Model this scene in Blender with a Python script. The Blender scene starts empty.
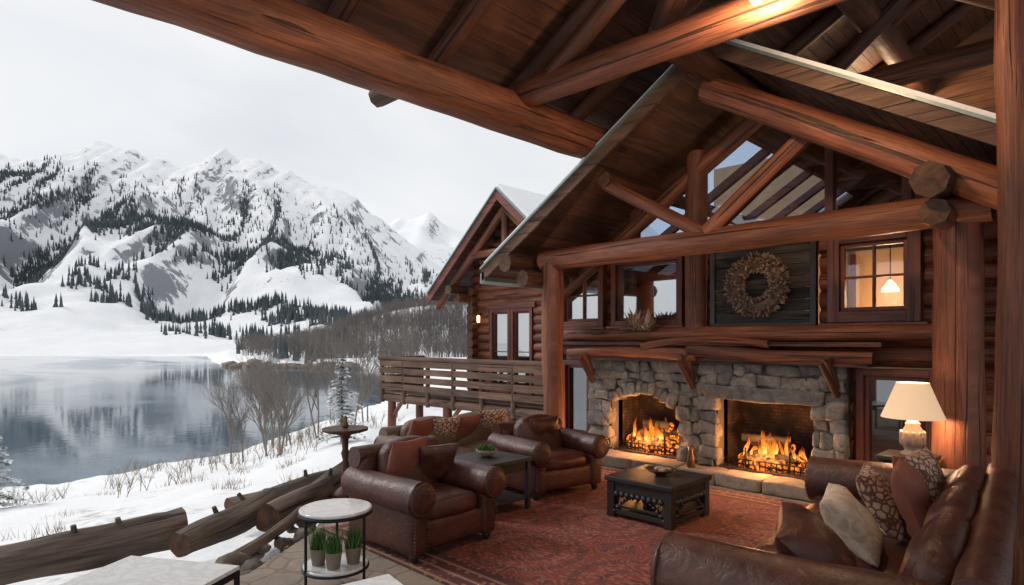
import bpy,math,random
from mathutils import Vector as V, Matrix as Mx, noise as N
random.seed(7)
R=random.random
def U(a,b): return a+(b-a)*R()
S2=math.sqrt(2); pi=math.pi
def C(X,Y,z=0): return V(((X-Y)/S2,(X+Y)/S2,z))
def sm(t):
    t=max(0,min(1,t)); return t*t*(3-2*t)
def lerp(tab,x):
    if x<=tab[0][0]: return tab[0][1]
    for (a,b),(c,d) in zip(tab,tab[1:]):
        if x<=c: return b+(d-b)*(x-a)/(c-a)
    return tab[-1][1]
scene=bpy.context.scene
scene.view_settings.view_transform='Standard'; scene.view_settings.look='None'; scene.view_settings.exposure=0
# ---------------------------------------------------------------- materials
class G:
    def __init__(s,name):
        s.m=bpy.data.materials.new(name); s.m.use_nodes=True; s.t=s.m.node_tree
        s.b=s.t.nodes['Principled BSDF']; s.out=s.t.nodes['Material Output']
    def n(s,ty,ins=None,**k):
        x=s.t.nodes.new('ShaderNode'+ty)
        for a,b in k.items(): setattr(x,a,b)
        if ins:
            for a,b in ins.items():
                if isinstance(b,bpy.types.NodeSocket): s.t.links.new(b,x.inputs[a])
                else: x.inputs[a].default_value=b
        return x
    def set(s,**k):
        for a,b in k.items():
            a=a.replace('_',' ')
            if isinstance(b,bpy.types.NodeSocket): s.t.links.new(b,s.b.inputs[a])
            else: s.b.inputs[a].default_value=(*b,1) if isinstance(b,(list,tuple)) and len(b)==3 else b
    def coord(s,kind,sc=(1,1,1)):
        c=s.n('TexCoord'); mp=s.n('Mapping',{'Vector':c.outputs[kind],'Scale':sc}); return mp.outputs[0]
    def noise(s,vec,scale=5,detail=4,rough=.55,dist=0):
        return s.n('TexNoise',{'Vector':vec,'Scale':scale,'Detail':detail,'Roughness':rough,'Distortion':dist}).outputs[0]
    def ramp(s,fac,st):
        r=s.n('ValToRGB',{'Fac':fac}); e=r.color_ramp.elements
        while len(e)<len(st): e.new(.5)
        for i,(p,c) in enumerate(st):
            e[i].position=p; e[i].color=(c if len(c)==4 else (*c,1)) if not isinstance(c,(int,float)) else (c,c,c,1)
        return r.outputs[0]
    def mix(s,f,a,b,bt='MIX'):
        x=s.n('Mix',data_type='RGBA',blend_type=bt)
        for i,v in ((0,f),(6,a),(7,b)):
            if isinstance(v,bpy.types.NodeSocket): s.t.links.new(v,x.inputs[i])
            elif i==0: x.inputs[0].default_value=v
            else: x.inputs[i].default_value=(*v,1)
        return x.outputs[2]
    def math(s,op,a,b=0.0):
        x=s.n('Math',operation=op)
        for i,v in ((0,a),(1,b)):
            if isinstance(v,bpy.types.NodeSocket): s.t.links.new(v,x.inputs[i])
            else: x.inputs[i].default_value=v
        return x.outputs[0]
    def bump(s,h,st=.3,d=.02):
        return s.n('Bump',{'Height':h,'Strength':st,'Distance':d}).outputs[0]
def wood(name,c1,c2,rough=.5,sc=1.0,bs=.5,coat=0,knots=True):
    g=G(name); f=g.noise(g.coord('UV',(7*sc,.7*sc,1)),1,7,.68,.9); f2=g.noise(g.coord('UV',(60*sc,2.0*sc,1)),1,4,.65,.3)
    ff=g.math('ADD',g.math('MULTIPLY',f,.55),g.math('MULTIPLY',f2,.45))
    col=g.ramp(ff,[(.35,c1),(.48,[(a*1.2+b)/2.2 for a,b in zip(c1,c2)]),(.62,c2)])
    lo=g.noise(g.coord('UV',(1.3,.4,1)),1,3,.6,.4); t=g.ramp(lo,[(.3,(.42,.36,.33)),(.52,(.95,.92,.9)),(.72,(1.45,1.42,1.4))])
    col=g.mix(1,col,t,'MULTIPLY')
    cr=g.noise(g.coord('UV',(20*sc,.38*sc,1)),1,3,.55,.6); ck=g.ramp(cr,[(.345,0.10),(.385,1)])
    col=g.mix(.9,col,ck,'MULTIPLY')
    if knots:
        vd=g.n('TexVoronoi',{'Vector':g.coord('UV',(2.4,.9,1)),'Scale':1.0}).outputs[0]; kn=g.ramp(vd,[(.05,.2),(.13,1)]); col=g.mix(.85,col,kn,'MULTIPLY')
    h=g.mix(.45,ck,ff)
    g.set(Base_Color=col,Roughness=g.ramp(ff,[(.3,rough+.18),(.7,rough-.04)]),Normal=g.bump(h,bs,.03))
    if coat: g.set(Coat_Weight=coat,Coat_Roughness=.3)
    return g.m
M={}
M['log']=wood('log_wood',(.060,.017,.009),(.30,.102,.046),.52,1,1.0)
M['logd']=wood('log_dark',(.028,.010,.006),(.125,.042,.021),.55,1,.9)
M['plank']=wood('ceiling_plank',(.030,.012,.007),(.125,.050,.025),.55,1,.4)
M['plankl']=wood('light_board',(.10,.042,.022),(.27,.13,.07),.55,1,.3)
M['frame']=wood('window_frame_wood',(.075,.018,.010),(.20,.052,.028),.45,1,.3,0,False)
M['grey']=wood('weathered_wood',(.035,.027,.022),(.20,.155,.125),.85,1,1.0)
M['deck']=wood('deck_wood',(.06,.032,.022),(.19,.105,.07),.7,1,.8)
M['darkp']=wood('dark_panel',(.018,.014,.012),(.08,.062,.05),.7,1,.9)
M['blackw']=wood('black_table_wood',(.010,.009,.009),(.04,.036,.034),.4,1,.3,0,False)
g=G('end_grain'); f=g.noise(g.coord('Object',(1,1,1)),9,4,.6,.5)
g.set(Base_Color=g.ramp(f,[(.3,(.03,.015,.009)),(.7,(.13,.06,.03))]),Roughness=.8,Normal=g.bump(f,.4)); M['cap']=g.m
def simple(name,c,rough=.5,metal=0,var=.25,scale=8,bs=.15,bd=.01,**k):
    g=G(name); f=g.noise(g.coord('Object'),scale,5,.6)
    col=g.mix(f,[x*(1-var) for x in c],[min(1,x*(1+var)) for x in c])
    g.set(Base_Color=col,Roughness=rough,Metallic=metal,Normal=g.bump(f,bs,bd),**k); return g.m
def leather(name,c1,c2,rough=.36):
    g=G(name); o=g.coord('Object'); lo=g.noise(o,3.5,4,.6,.6); fi=g.n('TexVoronoi',{'Vector':o,'Scale':190.0}).outputs[0]
    wr=g.noise(o,9,5,.62,2.2); hi=g.noise(o,45,3,.6)
    col=g.mix(g.math('MULTIPLY',hi,.35),g.ramp(lo,[(.3,c1),(.7,c2)]),[x*.4 for x in c1])
    h=g.math('ADD',g.math('MULTIPLY',fi,.10),wr)
    g.set(Base_Color=col,Roughness=g.ramp(wr,[(.3,rough-.06),(.7,rough+.16)]),Normal=g.bump(h,.4,.018)); return g.m
M['leather']=leather('brown_leather',(.045,.013,.009),(.125,.037,.024))
M['leather2']=leather('sofa_leather',(.045,.014,.010),(.13,.042,.029),.38)
M['fab']=leather('taupe_leather',(.12,.075,.05),(.22,.145,.10),.5)
M['pillowb']=simple('brown_pillow',(.21,.065,.04),.8,scale=30,bs=.4)
g=G('beige_pattern'); o=g.coord('Object'); v=g.n('TexVoronoi',{'Vector':o,'Scale':20.0},feature='DISTANCE_TO_EDGE').outputs[0]
g.set(Base_Color=g.mix(g.ramp(v,[(.08,0),(.16,1)]),(.16,.06,.04),(.50,.38,.27)),Roughness=.85,Normal=g.bump(g.noise(o,200,2),.4,.004)); M['pillowp']=g.m
g=G('beige_fabric'); o=g.coord('Object'); wv=g.noise(o,90,3,.6); v=g.ramp(g.noise(o,11,5,.65,1.5),[(.46,0),(.54,1)])
g.set(Base_Color=g.mix(g.math('MULTIPLY',v,.6),(.62,.50,.39),(.42,.28,.20)),Roughness=.85,Normal=g.bump(wv,.4,.004)); M['beige']=g.m
M['metal']=simple('black_metal',(.02,.02,.02),.45,.6)
M['bronze']=simple('bronze',(.16,.09,.045),.4,.7)
M['roofm']=simple('roof_metal',(.24,.30,.30),.35,.4)
g=G('white_marble'); o=g.coord('Object'); f=g.ramp(g.noise(o,4,7,.65,1.8),[(.44,0),(.5,1),(.56,0)])
g.set(Base_Color=g.mix(g.math('MULTIPLY',f,.5),(.72,.72,.72),(.45,.46,.48)),Roughness=.18); M['marble']=g.m
M['glassg']=simple('green_grass',(.07,.16,.035),.5,0,.4,20)
M['pot']=simple('clay_pot',(.25,.2,.16),.7)
M['reed']=simple('dry_reed',(.27,.21,.155),.9,0,.4,3)
M['bark']=simple('bark',(.20,.175,.155),.9,0,.4,6)
M['fbark']=simple('forest_bark',(.21,.185,.175),.95,0,.4,.05)
M['fcon']=simple('hazy_forest_conifer',(.07,.09,.10),.9,0,.4,.05)  # bluish grey puts the distance haze into the tree colour
M['cone']=simple('pine_cone_brown',(.17,.10,.06),.8,0,.6,25)
M['cone2']=simple('pine_cone_light',(.34,.23,.16),.8,0,.4,25)
g=G('firebrick'); b=g.n('TexBrick',{'Vector':g.coord('UV'),'Color1':(.13,.06,.035,1),'Color2':(.08,.04,.027,1),'Mortar':(.03,.025,.022,1),'Scale':5.0,'Mortar Size':.03}); f=g.noise(g.coord('Object'),6,5)
g.set(Base_Color=g.mix(g.ramp(f,[(.3,0),(.6,.9)]),b.outputs[0],(.012,.010,.009)),Roughness=.9,Normal=g.bump(b.outputs[1],-.4)); M['soot']=g.m
M['ember']=simple('charred_wood',(.02,.015,.012),.9,0,.5,20,.8)
M['curtain']=simple('curtain_red',(.22,.06,.04),.9)
M['inwall']=simple('interior_wall',(.50,.29,.15),.8,0,.2,3)
g=G('snow'); o=g.coord('Object'); a=g.noise(o,.6,5,.6); b=g.noise(o,9,5,.6)
g.set(Base_Color=g.mix(a,(.82,.84,.87),(.90,.905,.915)),Roughness=.75,Normal=g.bump(g.math('ADD',a,g.math('MULTIPLY',b,.18)),.5,.3)); M['snow']=g.m
g=G('snowy_ground'); o=g.coord('Object'); a=g.noise(o,.35,6,.6); b=g.noise(o,3.2,7,.65)
k=g.math('MULTIPLY',g.ramp(g.noise(o,.5,6,.62),[(.55,0),(.64,1)]),g.ramp(b,[(.46,0),(.58,1)]))
col=g.mix(a,(.83,.845,.87),(.91,.915,.925)); col=g.mix(g.math('MULTIPLY',k,.6),col,(.28,.22,.18))
g.set(Base_Color=col,Roughness=.8,Normal=g.bump(g.math('ADD',a,g.math('MULTIPLY',b,.3)),.6,.3)); M['ground']=g.m
g=G('mountain_snow_rock'); ge=g.n('NewGeometry'); nz=g.n('SeparateXYZ',{'Vector':ge.outputs['Normal']}).outputs[2]
n1=g.noise(g.coord('Object',(.06,.06,.016)),1,9,.76,.8); n2=g.noise(g.coord('Object',(.006,.006,.006)),1,5)
st=g.math('SUBTRACT',g.math('ADD',g.math('MULTIPLY',n1,1.15),g.math('MULTIPLY',n2,.25)),nz)
k=g.ramp(g.math('ADD',st,.47),[(.49,0),(.55,1)])
sn=g.mix(n2,(.84,.86,.90),(.92,.925,.935))
g.set(Base_Color=g.mix(g.math('MULTIPLY',k,.85),sn,(.13,.14,.17)),Roughness=.9,Normal=g.bump(n1,.5,6)); M['mount']=g.m
g=G('lake_water'); o=g.coord('Object',(.5,.5,1)); w=g.noise(o,1.2,4,.6); ic=g.ramp(g.noise(g.coord('Object',(.010,.022,1)),1,5,.6,.5),[(.5,0),(.62,1)])
g.set(Base_Color=g.mix(ic,(.07,.11,.145),(.24,.30,.36)),Roughness=g.ramp(ic,[(0,.06),(1,.18)]),Normal=g.bump(w,.16,.06),IOR=1.45); M['water']=g.m
def stone(name,c1,c2,bs=.6):
    g=G(name); o=g.coord('Object'); rn=g.n('TexWhiteNoise',{'Vector':g.coord('UV')},noise_dimensions='3D').outputs[0]
    a=g.noise(o,9,8,.72,.8); col=g.mix(g.ramp(a,[(.32,0),(.68,1)]),c1,c2); col=g.mix(1,col,g.ramp(rn,[(0,(.55,.57,.62)),(.5,(1,.96,.9)),(1,(1.3,1.2,1.05))]),'MULTIPLY')
    g.set(Base_Color=col,Roughness=.88,Normal=g.bump(g.noise(o,14,9,.78),bs,.04)); return g.m
M['stone']=stone('field_stone',(.12,.115,.11),(.37,.335,.30),.8)
M['rock']=stone('rock',(.12,.10,.085),(.34,.29,.25),1.0)
M['hearth']=stone('hearth_slab',(.17,.14,.115),(.34,.28,.235),.4)
M['mortar']=simple('mortar',(.10,.092,.086),.95)
g=G('patio_stone'); o=g.coord('Object'); d=g.n('TexVoronoi',{'Vector':g.mix(.08,o,g.n('TexNoise',{'Vector':o,'Scale':3.0}).outputs[1]),'Scale':3.4},feature='DISTANCE_TO_EDGE').outputs[0]
a=g.noise(o,8,8,.7); col=g.mix(a,(.17,.13,.10),(.40,.33,.27)); jo=g.ramp(d,[(.012,.6),(.05,1)])
g.set(Base_Color=g.mix(jo,(.09,.07,.06),col),Roughness=.85,Normal=g.bump(g.math('ADD',jo,g.math('MULTIPLY',a,.8)),.6,.02)); M['patio']=g.m
g=G('rug_pattern'); o0=g.coord('Object'); o=g.mix(.035,o0,g.n('TexNoise',{'Vector':o0,'Scale':7.0,'Detail':3}).outputs[1]); sp0=g.n('SeparateXYZ',{'Vector':o0}); sp=g.n('SeparateXYZ',{'Vector':o})
def tri(sock,per): return g.math('PINGPONG',sock,per)
kx=tri(sp.outputs[0],.55); ky=tri(sp.outputs[1],.55); kv=g.n('CombineXYZ',{0:kx,1:ky}).outputs[0]
v1=g.n('TexVoronoi',{'Vector':kv,'Scale':7.0},feature='SMOOTH_F1').outputs[0]
v2=g.n('TexVoronoi',{'Vector':kv,'Scale':16.0}).outputs[0]
dia=g.n('VectorMath',{0:kv},operation='LENGTH').outputs['Value']; rings=g.ramp(g.math('SINE',g.math('MULTIPLY',dia,30)),[(.45,0),(.6,1)])
r1=g.ramp(g.math('SINE',g.math('MULTIPLY',v1,42)),[(.5,0),(.7,1)]); r2=g.ramp(v2,[(.22,1),(.34,0)])
nn=g.noise(o0,4,6,.7); fi=g.noise(o0,120,3,.7)
col=g.mix(g.math('MULTIPLY',rings,.75),(.21,.034,.024),(.060,.018,.020))
col=g.mix(g.math('MULTIPLY',r1,.6),col,(.33,.15,.095)); col=g.mix(g.math('MULTIPLY',r2,.6),col,(.36,.20,.135))
ax=g.math('ABSOLUTE',sp0.outputs[0]); ay=g.math('ABSOLUTE',sp0.outputs[1])
bd=g.math('MINIMUM',g.math('SUBTRACT',3.0,ax),g.math('SUBTRACT',2.15,ay))
bm=g.ramp(bd,[(.40,1),(.41,0)]); bl=g.ramp(g.math('SINE',g.math('MULTIPLY',bd,48)),[(.7,0),(.8,1)])
vb=g.ramp(g.n('TexVoronoi',{'Vector':kv,'Scale':15.0}).outputs[0],[(.25,1),(.35,0)])
bc=g.mix(vb,(.075,.020,.020),(.32,.15,.095)); bc=g.mix(bl,bc,(.30,.17,.12)); col=g.mix(bm,col,bc)
col=g.mix(g.ramp(nn,[(.35,0),(.75,.45)]),col,(.10,.028,.023)); col=g.mix(g.math('MULTIPLY',fi,.2),col,(.20,.08,.06))
g.set(Base_Color=col,Roughness=.97,Normal=g.bump(fi,.5,.008)); M['rug']=g.m
def glass(name,tint,fac):
    g=G(name); gl=g.n('BsdfGlossy',{'Color':(.85,.9,.95,1),'Roughness':.02}); tr=g.n('BsdfTransparent',{'Color':(*tint,1)})
    mx=g.n('MixShader',{0:fac,1:tr.outputs[0],2:gl.outputs[0]}); g.t.links.new(mx.outputs[0],g.out.inputs[0]); return g.m
M['glass']=glass('window_glass',(.6,.6,.6),.58)
M['glassw']=glass('clear_glass',(.95,.95,.95),.08)
M['glassl']=glass('dark_glass',(.5,.5,.5),.18)
M['glassh']=glass('gable_glass',(.72,.78,.86),.20)
M['glasss']=glass('added_skylight_glass',(.85,.92,1.0),.05)  # for the added skylight that makes the gable panes show bright sky
def emis(name,c,s):
    g=G(name); e=g.n('Emission',{'Color':(*c,1),'Strength':s}); g.t.links.new(e.outputs[0],g.out.inputs[0]); return g.m
M['bulb']=emis('lamp_bulb_glow',(1,.66,.36),3)
g=G('lamp_shade'); g.set(Base_Color=(.7,.52,.36,1),Roughness=.8,Emission_Color=(1,.66,.38,1),Emission_Strength=.5); M['shade']=g.m
g=G('fire_flame'); uv=g.n('TexCoord').outputs['UV']; sy=g.n('SeparateXYZ',{'Vector':uv}).outputs[1]
nz=g.noise(g.coord('Object',(14,14,5)),1,4,.6,1.0)
q=g.math('ADD',sy,g.math('MULTIPLY',g.math('SUBTRACT',nz,.5),1.2))
col=g.ramp(q,[(.0,(1,.56,.12)),(.3,(1,.27,.03)),(.75,(.75,.08,.005))])
st_=g.math('MULTIPLY',g.ramp(q,[(0,1),(.7,.35)]),1.9); e2=g.n('Emission',{'Color':col,'Strength':st_})
al=g.ramp(q,[(.3,.95),(.75,0)]); tr=g.n('BsdfTransparent'); mx=g.n('MixShader',{0:al,1:tr.outputs[0],2:e2.outputs[0]})
g.t.links.new(mx.outputs[0],g.out.inputs[0]); M['flame']=g.m
g=G('glowing_coals'); f=g.noise(g.coord('Object'),22,4); e=g.ramp(f,[(.45,(0,0,0)),(.62,(1,.22,.02))])
g.set(Base_Color=(.02,.015,.012,1),Emission_Color=e,Emission_Strength=1.8,Roughness=.9); M['coal']=g.m
g=G('snowy_conifer'); f=g.noise(g.coord('Object'),5,3)
g.set(Base_Color=g.mix(g.ramp(f,[(.38,0),(.52,1)]),(.12,.135,.12),(.80,.82,.84)),Roughness=.85); M['conif']=g.m
# ---------------------------------------------------------------- mesh builder
class MB:
    def __init__(s,*mats): s.v=[];s.f=[];s.uv=[];s.m=[];s.s=[];s.mats=list(mats)
    def mi(s,n):
        if n not in s.mats: s.mats.append(n)
        return s.mats.index(n)
    def add(s,vs): i=len(s.v); s.v.extend([tuple(v) for v in vs]); return i
    def face(s,idx,mat,uvs=None,smooth=False):
        s.f.append(tuple(idx)); s.m.append(s.mi(mat)); s.s.append(smooth)
        s.uv.extend(uvs if uvs else [(0.,0.)]*len(idx))
    def obj(s,name,parent=None,loc=(0,0,0),rot=0,bevel=0):
        me=bpy.data.meshes.new(name); me.from_pydata(s.v,[],s.f)
        uvl=me.uv_layers.new(name='UVMap'); uvl.data.foreach_set('uv',[c for p in s.uv for c in p])
        for n in s.mats: me.materials.append(M[n])
        me.polygons.foreach_set('material_index',s.m); me.polygons.foreach_set('use_smooth',s.s); me.update()
        o=bpy.data.objects.new(name,me); scene.collection.objects.link(o)
        o.location=loc; o.rotation_euler=(0,0,rot)
        if parent: o.parent=parent
        if bevel:
            b=o.modifiers.new('bev','BEVEL'); b.width=bevel; b.segments=2; b.limit_method='ANGLE'; b.angle_limit=math.radians(50)
        return o
    def box(s,c,size,mat,Mt=None,rz=0):
        hx,hy,hz=[a/2 for a in size]; la=max(range(3),key=lambda i:size[i]); o1,o2=R()*50,R()*50
        P=[V((x,y,z)) for x in(-hx,hx) for y in(-hy,hy) for z in(-hz,hz)]
        T=Mx.Translation(V(c))@Mx.Rotation(rz,4,'Z')
        if Mt is not None: T=Mt@T
        i=s.add([T@p for p in P]); ot=[a for a in range(3) if a!=la]
        uv=lambda k:(P[k][ot[0]]+P[k][ot[1]]+o1,P[k][la]+o2)
        for q in((0,1,3,2),(4,6,7,5),(0,4,5,1),(2,3,7,6),(0,2,6,4),(1,5,7,3)): s.face([i+k for k in q],mat,[uv(k) for k in q])
    def prism(s,P,mat,long=1):
        i=s.add(P); o1,o2=R()*50,R()*50; ot=[a for a in range(3) if a!=long]
        uv=lambda k:(P[k][ot[0]]+P[k][ot[1]]+o1,P[k][long]+o2)
        for q in((3,2,1,0),(4,5,6,7),(0,1,5,4),(1,2,6,5),(2,3,7,6),(3,0,4,7)): s.face([i+k for k in q],mat,[uv(k) for k in q])
    def slope(s,xa,za,xb,zb,y0,y1,th,mat,long=1):
        P=[(xa,y0,za),(xb,y0,zb),(xb,y1,zb),(xa,y1,za)]; s.prism(P+[(x,y,z+th) for x,y,z in P],mat,long)
    def log(s,p1,p2,r1,r2=None,mat='log',cap='cap',seg=14,wob=.05,bend=0,step=.3):
        p1,p2=V(p1),V(p2); r2=r1 if r2 is None else r2; d=p2-p1; L=d.length; z=d/L
        x=z.cross(V((0,0,1))) if abs(z.z)<.95 else z.cross(V((0,1,0))); x.normalize(); y=z.cross(x)
        if abs(z.z)>=.95: x,y=(x+y).normalized(),(y-x).normalized()
        n=min(48,max(2,int(L/step)+1)); o1,o2=R()*50,R()*50; st=len(s.v); ends=[]
        for i in range(n+1):
            t=i/n; c=p1+d*t+y*(bend*math.sin(pi*t)); c+=x*(N.noise(V((t*L*.5,o1,0)))*wob*.35*min(1,r1*6))
            rr=(r1+(r2-r1)*t); ring=[]
            for j in range(seg):
                a=2*pi*j/seg; k=1+wob*N.noise(V((math.cos(a)*1.3+o2,math.sin(a)*1.3,t*L*1.6+o1)))*1.6
                ring.append(c+(x*math.cos(a)+y*math.sin(a))*rr*k)
            s.v.extend([tuple(q) for q in ring]); 
            if i in(0,n): ends.append(ring)
        def f(k):
            dd=(k-seg/4)%seg; return min(dd,seg-dd)/seg*2*pi*r1+o2
        for i in range(n):
            for j in range(seg):
                j2=(j+1)%seg
                a=st+i*seg+j;b=st+i*seg+j2
                s.face((a,b,b+seg,a+seg),mat,[(f(j),i/n*L+o1),(f(j+1),i/n*L+o1),(f(j+1),(i+1)/n*L+o1),(f(j),(i+1)/n*L+o1)],True)
        if cap:
            i=s.add(ends[0]); s.face([i+k for k in range(seg)][::-1],cap)
            i=s.add(ends[1]); s.face([i+k for k in range(seg)],cap)
    def lathe(s,prof,c,mat,seg=24,Mt=None,sq=1):
        st=len(s.v); c=V(c)
        for r,z in prof:
            for j in range(seg):
                a=2*pi*j/seg; p=V((r*math.cos(a),r*math.sin(a)*sq,z))
                p=(Mt@p if Mt is not None else p)+c; s.v.append(tuple(p))
        for i in range(len(prof)-1):
            for j in range(seg):
                a=st+i*seg+j;b=st+i*seg+(j+1)%seg
                s.face((a,b,b+seg,a+seg),mat,[(j/seg,prof[i][1]),(j/seg,prof[i][1]),(j/seg,prof[i+1][1]),(j/seg,prof[i+1][1])],True)
        s.face([st+j for j in range(seg)][::-1],mat,None,False); e=st+(len(prof)-1)*seg; s.face([e+j for j in range(seg)],mat,None,False)
    def rbox(s,c,size,r,mat,n=8,puff=0,Mt=None,nz=0):
        h=[a/2 for a in size]; r=min(r,min(h)*.98); ts=[math.sin((i/n-.5)*pi) for i in range(n+1)]; D={}; sd=R()*100
        T=Mx.Translation(V(c)) if Mt is None else Mx.Translation(V(c))@Mt
        def vid(i,j,k):
            key=(i,j,k)
            if key in D: return D[key]
            t=(ts[i],ts[j],ts[k]); p=V([t[a]*h[a] for a in range(3)]); q=V([max(-(h[a]-r),min(h[a]-r,p[a])) for a in range(3)])
            d=p-q; d=d.normalized() if d.length>1e-9 else V((0,0,0)); p=q+d*r
            if puff:
                for a in range(3):
                    b,cc=[w for w in range(3) if w!=a]; p[a]+=puff*t[a]*max(0,1-t[b]**2)*max(0,1-t[cc]**2)
            if nz: 
                p+=d*nz*N.noise(V((p.x*5+sd,p.y*5,p.z*5)))+p*nz*N.noise(V((p.x*2+sd,p.y*2,p.z*2+9)))*2
            s.v.append(tuple(T@p)); D[key]=len(s.v)-1; return D[key]
        u=(sd,R()*100)
        for a in range(n):
            for b in range(n):
                for fx in(0,n):
                    for q in([vid(fx,a,b),vid(fx,a+1,b),vid(fx,a+1,b+1),vid(fx,a,b+1)],[vid(b,fx,a),vid(b,fx,a+1),vid(b+1,fx,a+1),vid(b+1,fx,a)],[vid(a,b,fx),vid(a+1,b,fx),vid(a+1,b+1,fx),vid(a,b+1,fx)]):
                        s.face(q if fx else q[::-1],mat,[u]*4,True)
    def pillow(s,c,w,h,t,mat,Mt,n=12):
        T=Mx.Translation(V(c))@Mt; sd=R()*50
        for sg in(-1,1):
            st=len(s.v)
            for i in range(n+1):
                for j in range(n+1):
                    x=math.sin((i/n-.5)*pi);y=math.sin((j/n-.5)*pi)
                    z=sg*t/2*(max(0,(1-x**4)*(1-y**4)))**.55*(1+.35*N.noise(V((x*2.2+sd,y*2.2,sg))))
                    s.v.append(tuple(T@V((x*w/2*(1-.09*(1-y*y)),y*h/2*(1-.09*(1-x*x)),z))))
            for i in range(n):
                for j in range(n):
                    a=st+i*(n+1)+j; q=(a,a+n+1,a+n+2,a+1); s.face(q if sg>0 else q[::-1],mat,None,True)
def empty(name,loc=(0,0,0),rot=0):
    e=bpy.data.objects.new(name,None); e.empty_display_size=.2; scene.collection.objects.link(e); e.location=loc; e.rotation_euler=(0,0,rot); return e
def point(name,loc,e,col,r=.08,parent=None):
    l=bpy.data.lights.new(name,'POINT'); l.energy=e; l.color=col; l.shadow_soft_size=r
    o=bpy.data.objects.new(name,l); o.location=loc; scene.collection.objects.link(o)
    if parent: o.parent=parent
    return o
WARM=(1,.66,.38)
# ---------------------------------------------------------------- terrain
RN=[(-180,70),(-90,60),(-60,46),(-39.6,44.5),(-32.3,45),(-23.7,49.7),(-18.9,60),(-14,75),(-12,86),(-10.5,120),(-9,420),(180,420)]
RF=[(-26,230),(-24.7,196),(-20,182),(-12,165),(0,160)]
def ground_z(X,Y):
    r=math.hypot(X,Y); a=math.degrees(math.atan2(X,Y))
    rn=lerp(RN,a); k=(r-5)/(rn-5)
    z=-.14-6.2*max(0,min(1.35,k))
    z-=.8*sm((r-11)/8)*sm((a+14)/5)
    if r>5.5: z+=.35*N.noise(V((X*.22,Y*.22,3)))*sm((r-5.5)/6)*sm((60-r)/20)+.09*N.noise(V((X*1.3,Y*1.3,1)))*sm((r-5.5)/3)
    if r>100 and -30<a:
        t=X/max(Y,1)
        rf=lerp(RF,a)+14*N.noise(V((a*.25,r*.01,0)))
        far=-7.2+3.2*sm((r-rf)/30)*sm((a+27)/2.5)+27*sm((r-215)/170)*sm((t+.42)/.32)+3*N.noise(V((X*.02,Y*.02,5)))*sm((r-rf)/60)*sm((a+27)/3)
        z=max(z,far)
    if abs(a)<120 and Y>284: z=max(z,-7+.05*(Y-284))
    return z
angs=[-180+3*i for i in range(40)]+[-60+.3*i for i in range(284)]+[25.5+3*i for i in range(52)]
angs=[a for a in angs if a<180]
rr=[.6*1.052**i for i in range(136)]
mb=MB()
for r in rr:
    for a in angs:
        X=r*math.sin(math.radians(a));Y=r*math.cos(math.radians(a)); p=C(X,Y,ground_z(X,Y)); mb.v.append(tuple(p))
na=len(angs)
for i in range(len(rr)-1):
    for j in range(na):
        j2=(j+1)%na; mb.face((i*na+j,i*na+j2,(i+1)*na+j2,(i+1)*na+j)[::-1],'ground',None,True)
mb.obj('snowy_ground')
mb=MB(); P=[C(-1500,10,-6),C(400,10,-6),C(400,330,-6),C(-1500,330,-6)]
i=mb.add(P); mb.face([i,i+1,i+2,i+3],'water'); mb.obj('lake')
RIDGE=[(-2200,250),(-1500,300),(-1086,312),(-980,330),(-908,339),(-860,326),(-820,332),(-765,345),(-731,362),(-700,350),(-678,353),(-642,330),(-580,314),(-545,330),(-509,346),(-480,330),(-465,333),(-412,316),(-360,292),(-305,276),(-250,238),(-199,198),(-128,137),(-75,95),(0,60),(300,40),(900,30)]
def mount_z(X,Y):
    jag=lerp(RIDGE,X)+9*N.noise(V((X*.03,0,0)))+8*N.noise(V((X*.09,2,0)))
    s=(Y-288)/(1100-288)
    if s<0: return -9
    if s<=1:
        p=.20*s+.80*s**1.75
        env=s*(1-s)*4
        wx=X+60*N.noise(V((X*.004,Y*.004,7)))+.25*(Y-800)
        sp=1-abs(N.noise(V((wx*.010,Y*.0028,1))))*2
        sp2=1-abs(N.noise(V((wx*.027,Y*.008,4))))*2
        sp3=1-abs(N.noise(V((wx*.07,Y*.02,6))))*2
        z=-7.5+jag*p+env*jag*.08*(sp-.7)*2+env*jag*.045*sp2*(.3+s)+env*jag*.018*sp3*s
        z+=12*N.noise(V((X*.012,Y*.012,3)))*min(1,s*4)*(1-s*.6)+4*N.noise(V((X*.05,Y*.05,3)))*min(1,s*4)
        if s>.9: z=min(z,jag)
        return z
    return jag-(Y-1100)*.55
mb=MB(); nx,ny=480,128; ys=[]
for j in range(ny+1): ys.append(284+ (1100-284)*(j/114)**1.0 if j<=114 else 1100+(j-114)*22)
for y in ys:
    for i in range(nx+1):
        x=-2000+2900*i/nx; mb.v.append(tuple(C(x,y,mount_z(x,y))))
for j in range(ny):
    for i in range(nx):
        a=j*(nx+1)+i; mb.face((a,a+1,a+nx+2,a+nx+1),'mount',None,True)
mb.obj('mountain')
FR=[(-900,300),(-620,420),(-470,520),(-440,505),(-400,515),(-344,545),(-300,500),(-218,455),(-100,390),(0,330),(300,260),(900,200)]
mb=MB(); nx,ny=150,40
for j in range(ny+1):
    y=1500+1300*j/ny
    for i in range(nx+1):
        x=-1000+2000*i/nx; s=min(1,j/34); h=lerp(FR,x)+22*N.noise(V((x*.012,1,0)))
        z=h*s**1.2+ (1-s)*s*4*60*(1-2*abs(N.noise(V((x*.006,y*.003,0))))) if j<=34 else h-(j-34)*25
        mb.v.append(tuple(C(x,y,z)))
for j in range(ny):
    for i in range(nx):
        a=j*(nx+1)+i; mb.face((a,a+1,a+nx+2,a+nx+1),'mount',None,True)
mb.obj('distant_mountain')
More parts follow.
